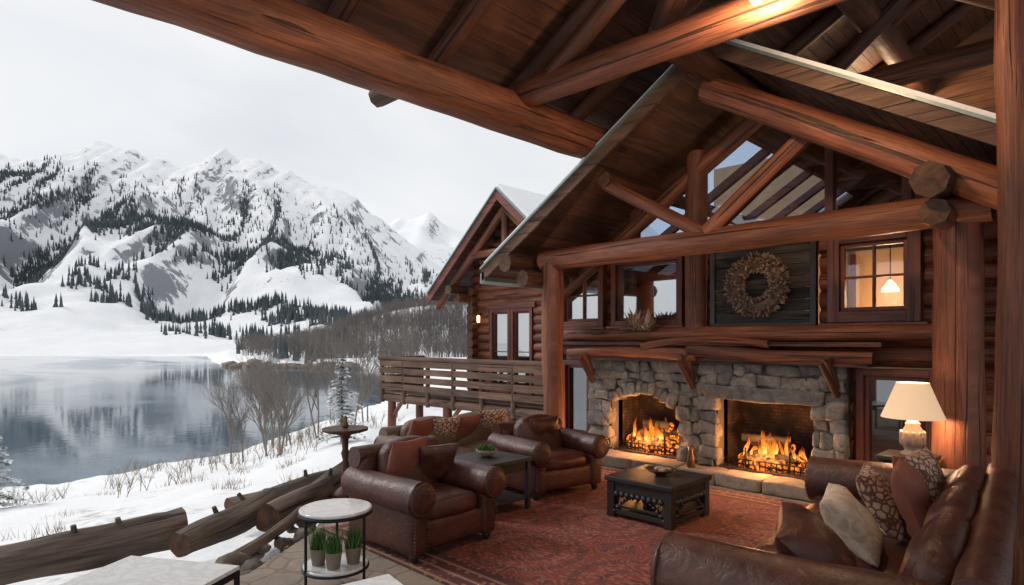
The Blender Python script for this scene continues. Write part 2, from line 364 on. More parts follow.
def fcon(mb,p,h,mat='fcon'):
    w=h*U(.12,.18); a0=R()*6; n=5
    for z0,z1,ww in((.0,.6,1),(.35,1,.62)):
        st=len(mb.v)
        for j in range(n):
            a=a0+2*pi*j/n; k=U(.7,1.2); mb.v.append((p[0]+w*ww*k*math.cos(a),p[1]+w*ww*k*math.sin(a),p[2]+h*(z0+.05)))
        mb.v.append((p[0],p[1],p[2]+h*z1))
        for j in range(n): mb.face((st+j,st+(j+1)%n,st+n),mat)
mb=MB(); cnt=0
for _ in range(220000):
    if cnt>13000: break
    X=U(-1150,-60);Y=U(380,1010); s=(Y-288)/812
    wx=X+60*N.noise(V((X*.004,Y*.004,7)))+.25*(Y-800)
    st=N.noise(V((wx*.06,Y*.006,11)))+.5*N.noise(V((wx*.016,Y*.006,2)))
    if s>.36:
        band=sm((s-.42)/.14)*sm((.92-s)/.16); d=(sm((st-.06)/.3)*.85+.05)*band*sm((X+1150)/200)
    else:
        cl=N.noise(V((X*.012,Y*.02,20)))+.6*N.noise(V((X*.05,Y*.06,21)))
        d=sm((cl-.10)/.3)*sm((X+430)/80)*.5*sm((s-.12)/.05)
    if R()<d:
        cnt+=1; fcon(mb,C(X,Y,mount_z(X,Y)-1),U(7,13)*(.8 if s>.6 else 1))
mb.obj('mountain_forest')
def fbare(mb,p,h,mat='fbark'):
    p=V(p); 
    def sl(a,b,w):
        for d in(C(1,0)*w,C(0,1)*w):
            st=mb.add([a-d,a+d,b]); mb.face((st,st+1,st+2),mat)
    sl(p,p+V((U(-.5,.5),U(-.5,.5),h)),.11)
    for k in range(11):
        t=U(.15,.85); a=R()*2*pi; L=h*(1-t)*U(.4,.75)+.6; b=p+V((0,0,h*t)); sl(b,b+V((math.cos(a)*L*.7,math.sin(a)*L*.7,L)),.075)
mb=MB()
for _ in range(6500):
    a=math.radians(-24+32*R()**.7); r=U(205,430); X=r*math.sin(a);Y=r*math.cos(a)
    if N.noise(V((X*.03,Y*.03,0)))<-.25: continue
    fbare(mb,C(X,Y,ground_z(X,Y)-.3),U(5,9.5))
for _ in range(260):
    a=math.radians(U(-24,-10)); r=U(195,330); X=r*math.sin(a);Y=r*math.cos(a)
    if N.noise(V((X*.05,Y*.05,9)))<.1: continue
    fcon(mb,C(X,Y,ground_z(X,Y)-.3),U(4,9))
mb.obj('hillside_forest')
mb=MB()
for _ in range(70):
    a=math.radians(U(-25,-14)); r=lerp(RF,math.degrees(a))+U(0,14); X=r*math.sin(a);Y=r*math.cos(a); sz=U(.8,2.6)
    mb.rbox(C(X,Y,max(-6,ground_z(X,Y))),(sz*1.6,sz*1.3,sz),sz*.4,'rock',n=4,nz=.3)
mb.obj('shore_rocks')
def branch(mb,p,d,L,r,dep,mat='bark'):
    n=2; q=p
    for i in range(n):
        e=q+(d+V((U(-.1,.1),U(-.1,.1),U(0,.1))))*L/n; ra=r*(1-.35*i/n); rb=r*(1-.35*(i+1)/n) if dep else r*.35
        z=(e-q).normalized(); x=z.orthogonal().normalized(); y=z.cross(x); st=len(mb.v); m=3 if r<.02 else 6
        for c,rx in((q,ra),(e,rb)):
            for j in range(m):
                a=2*pi*j/m; mb.v.append(tuple(c+(x*math.cos(a)+y*math.sin(a))*rx))
        for j in range(m): mb.face((st+j,st+(j+1)%m,st+m+(j+1)%m,st+m+j),mat,None,True)
        q=e
        if dep:
            for _ in range(2 if dep<3 else 3):
                ax=d.orthogonal().normalized(); ax.rotate(Mx.Rotation(R()*2*pi,3,d)); nd=(d*U(.7,1)+ax*U(.35,.6)); nd.z+=.2; nd.normalize()
                branch(mb,q,nd,L*U(.5,.68),r*.5,dep-1,mat)
for X,Y,h in((-12.8,33,5.8),(-11,31,5.2),(-9.3,30,6.2),(-14.6,37,6.0),(-8.2,35,6.2),(-7.2,27,4.4),(-10.6,27,4.6),(-16.2,41,5.6),(-6.4,34,6),(-12.0,42,6.6),(-5.4,30,4.6),(-9.0,24,3.4),(-12.4,28,4.2)):
    mb=MB(); 
    for q in range(2): branch(mb,V((U(-.35,.35),U(-.35,.35),0)),V((U(-.15,.15),U(-.15,.15),1)).normalized(),h*.42,.045,4)
    mb.obj('bare_tree',None,C(X,Y,ground_z(X,Y)-.1))
mb=MB()
for _ in range(150):
    X=U(-26,-6);Y=U(18,42)+(-X-18)*.3; a=math.degrees(math.atan2(X,Y)); r=math.hypot(X,Y)
    if r>lerp(RN,a)-1 or r<19: continue
    if N.noise(V((X*.2,Y*.2,0)))<-.05: continue
    for _ in range(4): branch(mb,C(X+U(-.5,.5),Y+U(-.5,.5),ground_z(X,Y)-.05),V((U(-.5,.5),U(-.5,.5),1)).normalized(),U(.25,.5),.012,2,'reed')
mb.obj('dry_shrubs')
mb=MB()
for _ in range(300):
    X=U(-16,-2.6);Y=U(7,26); r=math.hypot(X,Y)
    if N.noise(V((X*.28,Y*.28,5)))<.12 or r<7: continue
    for _ in range(16):
        p=C(X+U(-.25,.25),Y+U(-.25,.25),ground_z(X,Y)-.03); q=p+V((U(-.12,.12),U(-.12,.12),U(.10,.30))); d=V((.005,.005,0))
        st=mb.add([p-d,p+d,q]); mb.face((st,st+1,st+2),'reed')
mb.obj('dry_grass')
def conifer(name,X,Y,h,w):
    mb=MB(); mb.log((0,0,0),(0,0,h),.05*h/2.5,.008,mat='bark',cap=None,seg=6)
    L=int(h*7)
    for i in range(L):
        t=.08+.9*i/L; z=h*t; rad=w*(1-t)**.85*U(.7,1.2)+.05
        for b in range(8):
            a=R()*2*pi; d=V((math.cos(a),math.sin(a),0)); sd=V((-d.y,d.x,0)); rl=rad*U(.6,1.2)
            for s in range(7):
                u=(s+.5)/7; c=V((0,0,z))+d*rl*u+V((0,0,-.28*rl*u*u+.05)); ww=.12*rl**.5*(1.15-u)+.03
                for sg in(-1,1):
                    e=c+sd*sg*ww+d*.09+V((0,0,U(-.06,.03))); st=mb.add([c-d*.05,c+d*.06,e,e-d*.06]); mb.face((st,st+1,st+2,st+3),'conif')
    return mb.obj(name,None,C(X,Y,ground_z(X,Y)-.1))
conifer('snowy_spruce_tree',-5.9,21.5,3.1,.85)
conifer('snowy_spruce_tree',-13.4,16.0,2.1,.8)
# ---------------------------------------------------------------- patio & rug
poly=[(-4.9,-3),(-4.9,1.2),(-4.95,2.0),(-5.6,2.9),(-6.3,3.4),(-6.95,3.9),(-7.5,5.5),(-7.8,8.25),(3,8.25),(3,-3)]
mb=MB(); n=len(poly); i=mb.add([(x,y,0) for x,y in poly]+[(x,y,-.6) for x,y in poly])
mb.face([i+k for k in range(n)][::-1],'patio')
for k in range(n): mb.face((i+k,i+(k+1)%n,i+n+(k+1)%n,i+n+k),'patio')
mb.obj('stone_patio')
mb=MB(); mb.rbox((0,0,.008),(6.0,4.3,.016),.008,'rug',n=4)
for sx in(-1,1):
    for k in range(170):
        y=-2.13+4.26*k/169; mb.box((sx*3.03,y,.006),(.07,.008,.006),'beige')
mb.obj('area_rug',None,(-2.6,5.1,.002))
mb=MB()
path=[(-5.1,1.3),(-5.15,2.0),(-5.8,2.85),(-6.5,3.35),(-7.1,3.85),(-7.65,5.4)]
for _ in range(60):
    k=min(4,int(R()*5)); t=R(); a,b=V(path[k]),V(path[k+1]); p=a.lerp(b,t); sz=U(.03,.10) 
    X=(p.x+p.y)/S2+U(-.22,.12);Y=(p.y-p.x)/S2+U(-.2,.2); q=C(X,Y)
    mb.rbox((q.x,q.y,-.11+sz*.3),(sz*2.0,sz*1.4,sz*.8),sz*.3,'rock',n=6,nz=.2,Mt=Mx.Rotation(R()*6,4,'Z'))
mb.obj('edging_rocks')
def drift(a,b,r1,r2,bend=0,st=2):
    mb=MB(); mb.log(a,b,r1,r2,mat='grey',seg=26,wob=.20,bend=bend,step=.09)
    a=V(a);b=V(b)
    for _ in range(st):
        p=a.lerp(b,U(.3,.8)); mb.log(p,p+V((U(-.1,.1),U(-.1,.1),r1+U(.05,.09))),.035,.022,mat='grey',seg=8,wob=.2)
    mb.obj('driftwood_log')
drift(C(-5.1,4.85,-.10),C(-3.30,6.25,-.02),.15,.19,.03)
drift(C(-3.10,5.75,-.06),C(-2.80,7.15,.0),.12,.17)
drift(C(-2.50,6.35,.03),C(-2.10,8.4,.10),.15,.19,.05,1)
drift(C(-2.40,5.3,-.02),C(-2.20,6.5,.05),.045,.06,.03,0)
drift(C(-3.6,7.9,-.30),C(-2.6,9.3,-.15),.12,.10,.0,1)
# ---------------------------------------------------------------- log house
def log_wall(mb,x0,x1,y,z0,z1,r,ops=(),mat='log',cut=None):
    z=z0+r*.9
    while z<z1:
        a,b=x0,x1
        if cut: a,b=max(a,cut(z)[0]),min(b,cut(z)[1])
        seg=[(a,b)]
        for ox0,ox1,oz0,oz1 in ops:
            if oz0-r*.6<z<oz1+r*.6:
                ns=[]
                for s0,s1 in seg:
                    if ox1<=s0 or ox0>=s1: ns.append((s0,s1))
                    else:
                        if ox0>s0: ns.append((s0,ox0))
                        if ox1<s1: ns.append((ox1,s1))
                seg=ns
        for s0,s1 in seg:
            if s1-s0>.06: mb.log((s0,y,z),(s1,y,z),r*1.03,mat=mat,wob=.08)
        z+=r*1.78
house=empty('log_house')
WY=8.1
ops=[(-6.75,-5.85,2.06,3.08),(-5.72,-4.46,2.06,3.08),(-4.07,-2.69,2.0,3.1),(-2.55,-1.63,2.06,3.08),(-6.73,-6.1,.25,1.5),(-2.32,-1.5,.3,1.5),(-5.75,-4.4,0,1.2),(-3.95,-2.55,0,1.3)]
mb=MB(); log_wall(mb,-7.1,1.8,WY,0,3.3,.125,ops)
z=.11
while z<3.0: mb.log((-6.95,7.85,z+.1),(-6.95,14,z+.1),.125,mat='log',wob=.06); z+=.222
mb.obj('log_walls',house)
mb=MB()
mb.box((-2.6,14.2,3),(9.2,.1,6),'inwall'); mb.box((-2.6,11.2,-.4),(8.8,6,.8),'plankl'); mb.box((1.9,11,2),(.1,6,4),'inwall'); mb.box((-6.7,11,1.5),(.06,5.9,3),'inwall')
mb.box((-2.4,10.4,2.35),(2.6,.08,1.7),'inwall')
for x in(-3.0,-2.2): mb.box((x,10.33,2.35),(.07,.06,1.6),'frame')
mb.box((-2.6,8.75,-.0),(8.6,.02,.01),'plank')
mb.obj('interior',house)
point('interior_pendant_light',(-2.30,9.5,2.42),95,WARM,.1,house)
mb=MB(); mb.lathe([(.02,.16),(.1,.05),(.11,0)],(-2.30,9.5,2.5),'bulb'); mb.box((-2.30,9.5,3.2),(.012,.012,1.1),'metal')
mb.obj('interior_pendant',house)
def window(mb,x0,x1,z0,z1,y,fw=.09,mv=1,mh=0,glass='glass',mat='frame',dep=.2):
    w=x1-x0;h=z1-z0;cx=(x0+x1)/2;cz=(z0+z1)/2
    mb.box((x0-.0,y,cz),(fw,dep,h+fw),mat); mb.box((x1,y,cz),(fw,dep,h+fw),mat)
    mb.box((cx,y-.003,z0),(w-fw+.002,dep,fw),mat); mb.box((cx,y-.003,z1),(w-fw+.002,dep,fw),mat)
    mb.box((cx,y-.03,z0-fw*.7),(w+fw*2.2,dep+.08,.04),mat)
    mb.box((cx,y+.02,cz),(w-fw,.012,h-fw),glass)
    s=.028
    for i in range(mv): mb.box((x0+w*(i+1)/(mv+1),y,cz),(s,.05,h-fw-.002),mat)
    for i in range(mh): mb.box((cx,y-.002,z0+h*(i+1)/(mh+1)),(w-fw-.002,.047,s),mat)
    iw=.045
    mb.box((x0+fw*.5+iw/2,y-.01,cz),(iw,.07,h-fw-.004),mat); mb.box((x1-fw*.5-iw/2,y-.01,cz),(iw,.07,h-fw-.004),mat)
    mb.box((cx,y-.012,z0+fw*.5+iw/2),(w-fw-.09,.066,iw),mat); mb.box((cx,y-.012,z1-fw*.5-iw/2),(w-fw-.09,.066,iw),mat)
mb=MB()
window(mb,-6.70,-5.90,2.1,3.04,7.96,.10,1,1)
window(mb,-5.66,-4.52,2.1,3.04,7.96,.08,0,0)
window(mb,-2.50,-1.68,2.12,3.04,7.96,.13,1,1,'glassw')
window(mb,-6.68,-6.15,.28,1.48,7.98,.08,0,0,'glassl'); window(mb,-2.22,-1.5,.2,1.48,7.98,.08,0,0,'glassl')
mb.obj('windows',house,bevel=.006)
RX,RZ,SL=-3.31,5.09,.62
def under(x): return RZ-SL*abs(x-RX)
mb=MB()
for a,b in((-6.0,-4.27),(-4.27,-3.31),(-3.31,-2.55),(-2.55,-.8)):
    z0=3.3; i=mb.add([(a,7.95,z0),(b,7.95,z0),(b,7.95,max(z0+.01,under(b)-.1)),(a,7.95,max(z0+.01,under(a)-.1))]); mb.face((i,i+1,i+2,i+3),'glassh')
mb.box((-4.0,7.93,3.28),(5.9,.2,.16),'frame')
for x in(-5.3,-2.55,-1.75): mb.box((x,7.94,(3.3+under(x))/2),(.09,.14,under(x)-3.3),'frame')
mb.obj('gable_glass',house)
mb=MB()
mb.log((-4.27,7.88,1.5),(-4.27,7.88,under(-4.27)-.05),.15)
mb.log((RX,7.85,4.75),(-7.0,7.85,2.42),.11); mb.log((RX,7.85,4.75),(.5,7.85,2.4),.11)
TY=6.75
mb.log((-6.1,TY,3.0),(-.85,TY,3.02),.145,mat='log')
mb.log((RX-.1,TY-.2,4.70),(.8,TY-.2,2.16),.15,.17)
mb.log((-4.95,TY-.02,3.92),(-3.55,TY-.02,3.1),.085); mb.log((-3.5,TY-.03,3.1),(-2.25,TY-.03,4.1),.105)
mb.log((-5.93,TY+.02,-.1),(-5.93,TY+.02,3.0),.165,.15,mat='log',wob=.1)
mb.log((-1.12,6.86,-.1),(-1.12,6.86,3.05),.20,.19,mat='log',wob=.1)
mb.log((-.72,7.4,-.1),(-.72,7.4,3.3),.16,mat='logd')
for z in(1.72,1.98): mb.log((-1.3,7.72,z),(-.35,7.2,z),.1,mat='logd')
mb.obj('truss_and_posts',house)
mb=MB()
mb.log((RX,5.35,4.86),(RX,8,4.86),.15,mat='logd',seg=8); mb.log((-6.35,6.2,2.95),(-6.35,8.2,2.95),.13,mat='logd',seg=8); mb.log((-1.2,6.15,3.2),(-1.2,8.2,3.42),.15,mat='logd',seg=8)
mb.log((-1.2,6.3,2.95),(-1.2,7.0,2.95),.12,mat='logd',seg=8); mb.log((-6.1,6.3,2.72),(-6.1,7.2,2.72),.12,mat='logd',seg=8)
mb.log((-4.9,6.6,under(-4.9)-.14),(-4.9,14,under(-4.9)-.14),.1,mat='logd')
mb.obj('purlins',house)
mb=MB(); pw=.17; SK0,SK1=8.3,13.4; KA,KB=-3.9,-6.75
for sg,xe in((-1,-6.95),(1,1.0)):
    x=RX
    while (xe-x)*sg>0.02:
        x2=x+sg*pw; a,b=(x,x2); sky_=(sg<0 and x<=KA+.1)
        for y0,y1 in (((6.34,SK0),(SK1,14.2)) if sky_ else ((6.34,14.2),)):
            mb.slope(a,RZ-.06-SL*abs(a-RX),b-sg*.006,RZ-.06-SL*abs(b-RX),y0,y1,.03,'plank')
        x=x2
    rng=[(RX,xe,6.34,14.2)] if sg>0 else [(RX,KA,6.34,14.2),(KA-.001,xe,6.34,SK0),(KA-.001,xe,SK1,14.2)]
    for xa,xb,y0,y1 in rng:
        A=lambda x,o: RZ+o-SL*abs(x-RX)
        mb.slope(xa,A(xa,-.02),xb,A(xb,-.02),y0,y1,.09,'plankl')
        ye0=6.26 if y0==6.34 else y0; ye1=14.3 if y1==14.2 else y1
        mb.slope(xa,A(xa,.072),xb,A(xb,.072),ye0,ye1,.035,'roofm')
        mb.slope(xa,A(xa,.109),xb-sg*(.05 if xb==xe else 0),A(xb-sg*(.05 if xb==xe else 0),.109),ye0+(.04 if ye0==6.26 else 0),ye1,.05,'snow')
    mb.slope(RX,RZ-.10,xe,RZ-.10-SL*abs(xe-RX),6.30,6.337,.17,'deck',0)
mb.slope(KA,RZ+.02-SL*abs(KA-RX),KB,RZ+.02-SL*abs(KB-RX),SK0,SK1,.012,'glasss')  # added roof glazing, lets sky show through the gable glass
y=SK0+.05
while y<SK1: mb.slope(KA+.1,RZ-.14-SL*abs(KA+.1-RX),-6.95,RZ-.14-SL*abs(-6.95-RX),y,y+.1,.14,'frame',0); y+=.85
mb.slope(-6.98,2.70,-6.90,2.74,6.3,14.2,.15,'roofm')
mb.obj('gable_roof',house)
mb=MB(); mb.log((-6.9,7.80,1.93),(-1.35,7.80,1.93),.1,wob=.12)
mb.log((-6.3,7.60,1.66),(-4.1,7.58,1.66),.08,.09,wob=.3,bend=-.03,mat='log',step=.12); mb.log((-4.2,7.56,1.72),(-2.0,7.6,1.66),.095,.07,wob=.3,bend=.03,step=.12)
mb.box((-4.2,7.8,1.58),(4.3,.46,.07),'logd'); mb.box((-4.2,7.74,1.80),(4.6,.5,.05),'logd')
mb.log((-4.9,7.5,1.76),(-3.1,7.48,1.8),.045,.05,wob=.4,bend=-.08,mat='log',step=.08)
for x in(-5.95,-4.25,-2.45):
    mb.log((x,7.5,1.65),(x,7.68,1.3),.05,.06,mat='logd',wob=.3,bend=-.03,step=.08); mb.log((x-.05,7.46,1.58),(x+.06,7.66,1.2),.03,.04,mat='logd',wob=.3)
mb.obj('mantel',house)
# ---------------------------------------------------------------- fireplaces
def fireplace(x0,x1,yf,o0,o1,oz0,oz1,arch):
    e=empty('fireplace',((x0+x1)/2,yf,0)); ox=(x0+x1)/2; W=(o1-o0); om=(o0+o1)/2
    ar=.20 if arch else .0
    def top(x):
        t=(x-om)/(W/2); return oz1-ar*t*t
    mb=MB(); z=.17; tp=1.55
    while z<tp-.02:
        h=min(U(.11,.20),tp-z); 
        if tp-(z+h)<.06: h=tp-z
        x=x0
        while x<x1-.02:
            w=min(U(.13,.34),x1-x)
            if x1-(x+w)<.09: w=x1-x
            a,b=x,x+w; zz0,zz1=z,z+h
            if b>o0 and a<o1:
                mid=(max(a,o0)+min(b,o1))/2; tt=top(mid)+.15
                if zz1<=tt+.03:
                    if a<o0-.03: b=o0
                    elif b>o1+.03: a=o1
                    else: a=b
                elif zz0<tt: zz0=tt
            if b-a>.04 and zz1-zz0>.03:
                mb.rbox(((a+b)/2-ox,U(-.03,.01),(zz0+zz1)/2),(b-a-.004,.14,zz1-zz0-.004),.022,'stone',n=6,nz=.07,Mt=Mx.Rotation(U(-.04,.04),4,'Y'))
            x+=w
        z+=h
    nv=10
    if arch:
        for i in range(nv):
            x=o0+W*(i+.5)/nv; t=(x-om)/(W/2)
            mb.rbox((x-ox,-.05,top(x)+.07),(W/nv-.004,.15,.17+U(-.02,.02)),.02,'stone',n=5,nz=.06,Mt=Mx.Rotation(t*.4,4,'Y'))
    else: mb.rbox((om-ox,-.06,oz1+.08),(W+.3,.16,.18),.025,'stone',n=10,nz=.04)
    mb.obj('stone_surround',e)
    mb=MB()
    for a,b in((x0+.01,o0-.01),(o1+.01,x1-.01)): mb.box(((a+b)/2-ox,.12,.85),(b-a,.28,1.38),'mortar')
    for i in range(14):
        a=o0+W*i/14; zb=top(a+W/28)+.02; mb.box((a+W/28-ox,.12,(zb+1.54)/2),(W/14+.001,.28,1.54-zb),'mortar')
    cx=om-ox
    mb.box((cx,.75,.7),(W+.1,.04,1.3),'soot'); mb.box((cx-W/2-.03,.45,.7),(.04,.6,1.3),'soot'); mb.box((cx+W/2+.03,.45,.7),(.04,.6,1.3),'soot'); mb.box((cx,.45,oz1+.12),(W,.6,.04),'soot'); mb.box((cx,.36,.16),(W,.74,.05),'soot')
    mb.obj('firebox',e)
    mb=MB()
    yl=.26
    for k in range(7):
        a=V((cx+U(-.38,-.2),yl+U(-.06,.2),.30+.045*k)); b=V((cx+U(.2,.38),yl+U(-.06,.2),.30+.045*k)); 
        if k%3==2: a=V((cx+U(-.2,.2),yl-.1,.3)); b=V((cx+U(-.2,.2),yl+.25,.55))
        mb.log(a,b,U(.045,.065),mat='ember',cap='coal',seg=9,wob=.3,step=.08)
    for _ in range(60):
        mb.rbox((cx+U(-.42,.42),yl+U(-.12,.2),.22+U(0,.05)),(.07,.06,.05),.02,'coal',n=3,nz=.2)
    mb.obj('burning_logs',e)
    mb=MB()
    mb.box((cx,.03,.24),(W-.12,.012,.02),'metal')
    for i in range(15): mb.box((cx-W/2+.1+(W-.2)*i/14,.03,.245),(.012,.012,.11),'metal')
    mb.box((cx,.03,.3),(W-.12,.014,.014),'metal')
    for sx in(-.28,.28): mb.log((cx+sx,.08,.2),(cx+sx,.08,.45),.014,mat='metal',cap='metal',seg=8,wob=0)
    mb.obj('fire_grate',e)
    mb=MB()
    for _ in range(34):
        x=cx+random.gauss(0,.17); x=max(cx-.36,min(cx+.36,x)); h=U(.12,.52)*(1-.9*abs(x-cx)); w=U(.02,.05); ph=R()*6; yy=yl+U(-.12,.15); zb=.28+U(0,.12)
        st=len(mb.v); K=10
        for i in range(K+1):
            t=i/K; rr_=w*(math.sin(pi*min(1,t*.8+.2))**.8)*(1-t**2)+.001; dx=.06*math.sin(t*4+ph)*t+(cx-x)*.25*t
            for j in range(7):
                a=2*pi*j/7; mb.v.append((x+dx+rr_*math.cos(a),yy+rr_*.6*math.sin(a),zb+h*t))
        for i in range(K):
            for j in range(7):
                a=st+i*7+j;b=st+i*7+(j+1)%7; mb.face((a,b,b+7,a+7),'flame',[(0,i/K),(0,i/K),(0,(i+1)/K),(0,(i+1)/K)],True)
    mb.obj('flames',e)
    point('fire_light',(cx,-.02,.50),52,(1,.42,.14),.14,e)
fireplace(-6.08,-4.16,7.86,-5.65,-4.52,.2,1.08,True)
fireplace(-4.14,-2.33,7.78,-3.88,-2.68,.2,1.08,False)
mb=MB(); x=-6.25
while x<-2.1:
    w=min(U(.5,.8),-2.1-x)
    if -2.1-x-w<.2: w=-2.1-x
    mb.rbox((x+w/2,7.62,.085),(w-.01,.5,.16),.02,'hearth',n=5,nz=.02); x+=w
mb.box((-4.2,7.66,.05),(4.1,.38,.1),'mortar'); mb.obj('hearth')
mb=MB()
for i in range(7): mb.box((-3.38,7.93,2.12+.145*i+.02),(1.3,.06,.138),'darkp')
for x in(-4.03,-2.73): mb.box((x,7.915,2.56),(.07,.09,1.08),'blackw')
for z in(2.045,3.07): mb.box((-3.38,7.912,z),(1.37,.088,.06),'blackw')
mb.obj('wall_panel',None,bevel=.005)
mb=MB()
for k in range(900):
    a=R()*2*pi;b=R()*2*pi; rr_=.29+.095*math.cos(b); p=V((math.cos(a)*rr_,.08*math.sin(b)-.03,math.sin(a)*rr_))
    n_=V((math.cos(a)*math.cos(b),math.sin(b)*1.0,math.sin(a)*math.cos(b)))+V((U(-.6,.6),U(-.4,.4),U(-.6,.6))); n_.normalize()
    L=U(.03,.06); x=n_.orthogonal().normalized(); y=n_.cross(x); w=U(.009,.02); st=len(mb.v)
    for c,ww in((p-n_*.01,w*.5),(p+n_*L*.5,w),(p+n_*L,.002)):
        for j in range(5): t=2*pi*j/5; mb.v.append(tuple(c+(x*math.cos(t)+y*math.sin(t))*ww))
    mt='cone' if R()<.5 else 'cone2'
    for i in range(2):
        for j in range(5): q=st+i*5+j; r_=st+i*5+(j+1)%5; mb.face((q,r_,r_+5,q+5),mt)
st=len(mb.v)
for i in range(32):
    for j in range(8):
        a=2*pi*i/32;b=2*pi*j/8; q=.29+.08*math.cos(b); mb.v.append((q*math.cos(a),.065*math.sin(b)-.02,q*math.sin(a)))
for i in range(32):
    for j in range(8): mb.face((st+i*8+j,st+((i+1)%32)*8+j,st+((i+1)%32)*8+(j+1)%8,st+i*8+(j+1)%8),'cone')
mb.obj('pine_cone_wreath',None,(-3.38,7.80,2.55))
mb=MB()
for _ in range(200):
    p=V((U(-.14,.14),U(-.05,.05),U(0,.05))); q=p+V((U(-.16,.16),U(-.08,.08),U(.04,.30))); d=V((U(-.03,.03),U(-.02,.02),.014)); m=(p+q)/2+d*1.4; st=mb.add([p,m,q,(p+q)/2-d*1.4]); mb.face((st,st+1,st+2,st+3),'cone2' if R()<.4 else 'cone')
mb.log((-.35,0,.02),(.3,.02,.08),.02,mat='grey',seg=7,wob=.3); mb.obj('dried_arrangement',None,(-5.0,7.62,1.98))
# ---------------------------------------------------------------- porch roof
porch=empty('porch_roof')
def cz(x): return 4.80+.55*(x+5.2)
XC=-3.85
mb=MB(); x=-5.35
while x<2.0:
    mb.slope(x,cz(x),x+.174,cz(x+.174),-3.5,8.2 if x<XC else 12.2,.03,'plank'); x+=.18  # left strip cut short so sky reaches the added skylight
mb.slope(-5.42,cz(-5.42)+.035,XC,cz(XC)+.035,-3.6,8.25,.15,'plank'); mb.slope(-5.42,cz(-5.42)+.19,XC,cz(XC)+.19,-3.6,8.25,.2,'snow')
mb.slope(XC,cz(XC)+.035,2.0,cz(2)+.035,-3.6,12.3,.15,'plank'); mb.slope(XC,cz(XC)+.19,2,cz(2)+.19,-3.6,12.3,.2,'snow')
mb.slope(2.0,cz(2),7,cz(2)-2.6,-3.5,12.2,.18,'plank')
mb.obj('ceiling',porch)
mb=MB()
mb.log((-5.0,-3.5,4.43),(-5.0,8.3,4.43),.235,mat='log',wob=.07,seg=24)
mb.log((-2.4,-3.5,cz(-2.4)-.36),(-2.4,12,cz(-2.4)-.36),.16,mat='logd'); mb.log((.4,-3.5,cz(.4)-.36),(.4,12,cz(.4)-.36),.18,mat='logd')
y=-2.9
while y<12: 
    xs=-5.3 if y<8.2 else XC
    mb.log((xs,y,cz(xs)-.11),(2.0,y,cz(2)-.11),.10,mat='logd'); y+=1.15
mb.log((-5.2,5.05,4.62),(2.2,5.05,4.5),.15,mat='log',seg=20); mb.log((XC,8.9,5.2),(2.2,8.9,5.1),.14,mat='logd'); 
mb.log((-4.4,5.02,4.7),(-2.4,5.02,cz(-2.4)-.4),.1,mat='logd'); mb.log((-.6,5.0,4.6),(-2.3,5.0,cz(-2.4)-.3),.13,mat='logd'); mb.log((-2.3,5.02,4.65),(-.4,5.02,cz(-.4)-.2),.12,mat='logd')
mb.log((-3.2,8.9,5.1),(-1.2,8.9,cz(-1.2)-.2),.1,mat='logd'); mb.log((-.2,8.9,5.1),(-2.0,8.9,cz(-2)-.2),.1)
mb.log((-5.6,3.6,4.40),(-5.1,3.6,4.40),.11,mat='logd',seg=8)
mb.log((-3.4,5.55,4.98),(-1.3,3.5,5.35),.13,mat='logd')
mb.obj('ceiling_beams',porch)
mb=MB()
p=C(3.66,4.5); mb.log((p.x,p.y,-.1),(p.x,p.y,6.8),.125,mat='log',wob=.1,seg=20); mb.log((-5.0,-2.5,-.6),(-5.0,-2.5,4.4),.2); mb.log((2,-2.5,0),(2,-2.5,8),.2); mb.log((2,8.5,0),(2,8.5,8.5),.2)
mb.obj('porch_posts',porch)
mb=MB()
for i in range(26): mb.box((-1.0,12.1,4.6+.18*i),(5.8,.05,.174),'plankl')
mb.obj('upper_wall',porch)
def ceil_lamp(p,e):
    l=empty('ceiling_lantern',p); mb=MB(); mb.lathe([(.02,.12),(.06,.09),(.07,.07)],(0,0,0),'bronze',16); mb.lathe([(.055,.07),(.06,0),(.035,-.05),(.01,-.06)],(0,0,0),'bulb',16); mb.box((0,0,.28),(.015,.015,.35),'bronze'); mb.obj('lantern_body',l); point('lantern_light',(0,0,-.16),e,WARM,.12,l)
ceil_lamp((-2.05,4.72,4.50),130); ceil_lamp((-2.75,10.9,5.75),60)
# ---------------------------------------------------------------- log cabin (left wing) with balcony
cab=empty('log_cabin')
CX,CZ,CS=-11.86,5.74,.886
def cut(z):
    w=(CZ-.15-z)/CS; return (CX-w,CX+w)
mb=MB(); log_wall(mb,-13.9,-9.8,12.3,.28,5.5,.14,[(-13.1,-11.35,.2,2.78)],'log',cut)
z=.4
while z<3.4: mb.log((-13.7,11.95,z+.1),(-13.7,18,z+.1),.14,mat='log'); mb.log((-9.9,11.95,z+.1),(-9.9,18,z+.1),.14,mat='log'); z+=.25
mb.obj('log_walls',cab)
mb=MB(); mb.box((-11.8,15.3,-.7),(4.2,6,1.9),'stone'); mb.box((-11.8,15.2,1.7),(3.6,.1,3),'inwall'); mb.obj('foundation',cab)
mb=MB()
for a,b in((-13.05,-12.24),(-12.2,-11.4)):
    window(mb,a+.04,b-.04,.36,2.68,12.24,.1,0,1,'glass')
    mb.box(((a+b)/2-.2,12.4,1.5),(.2,.03,2.2),'curtain')
mb.box((-12.22,12.22,2.8),(1.9,.2,.14),'frame')
mb.obj('balcony_door',cab,bevel=.005)
mb=MB()
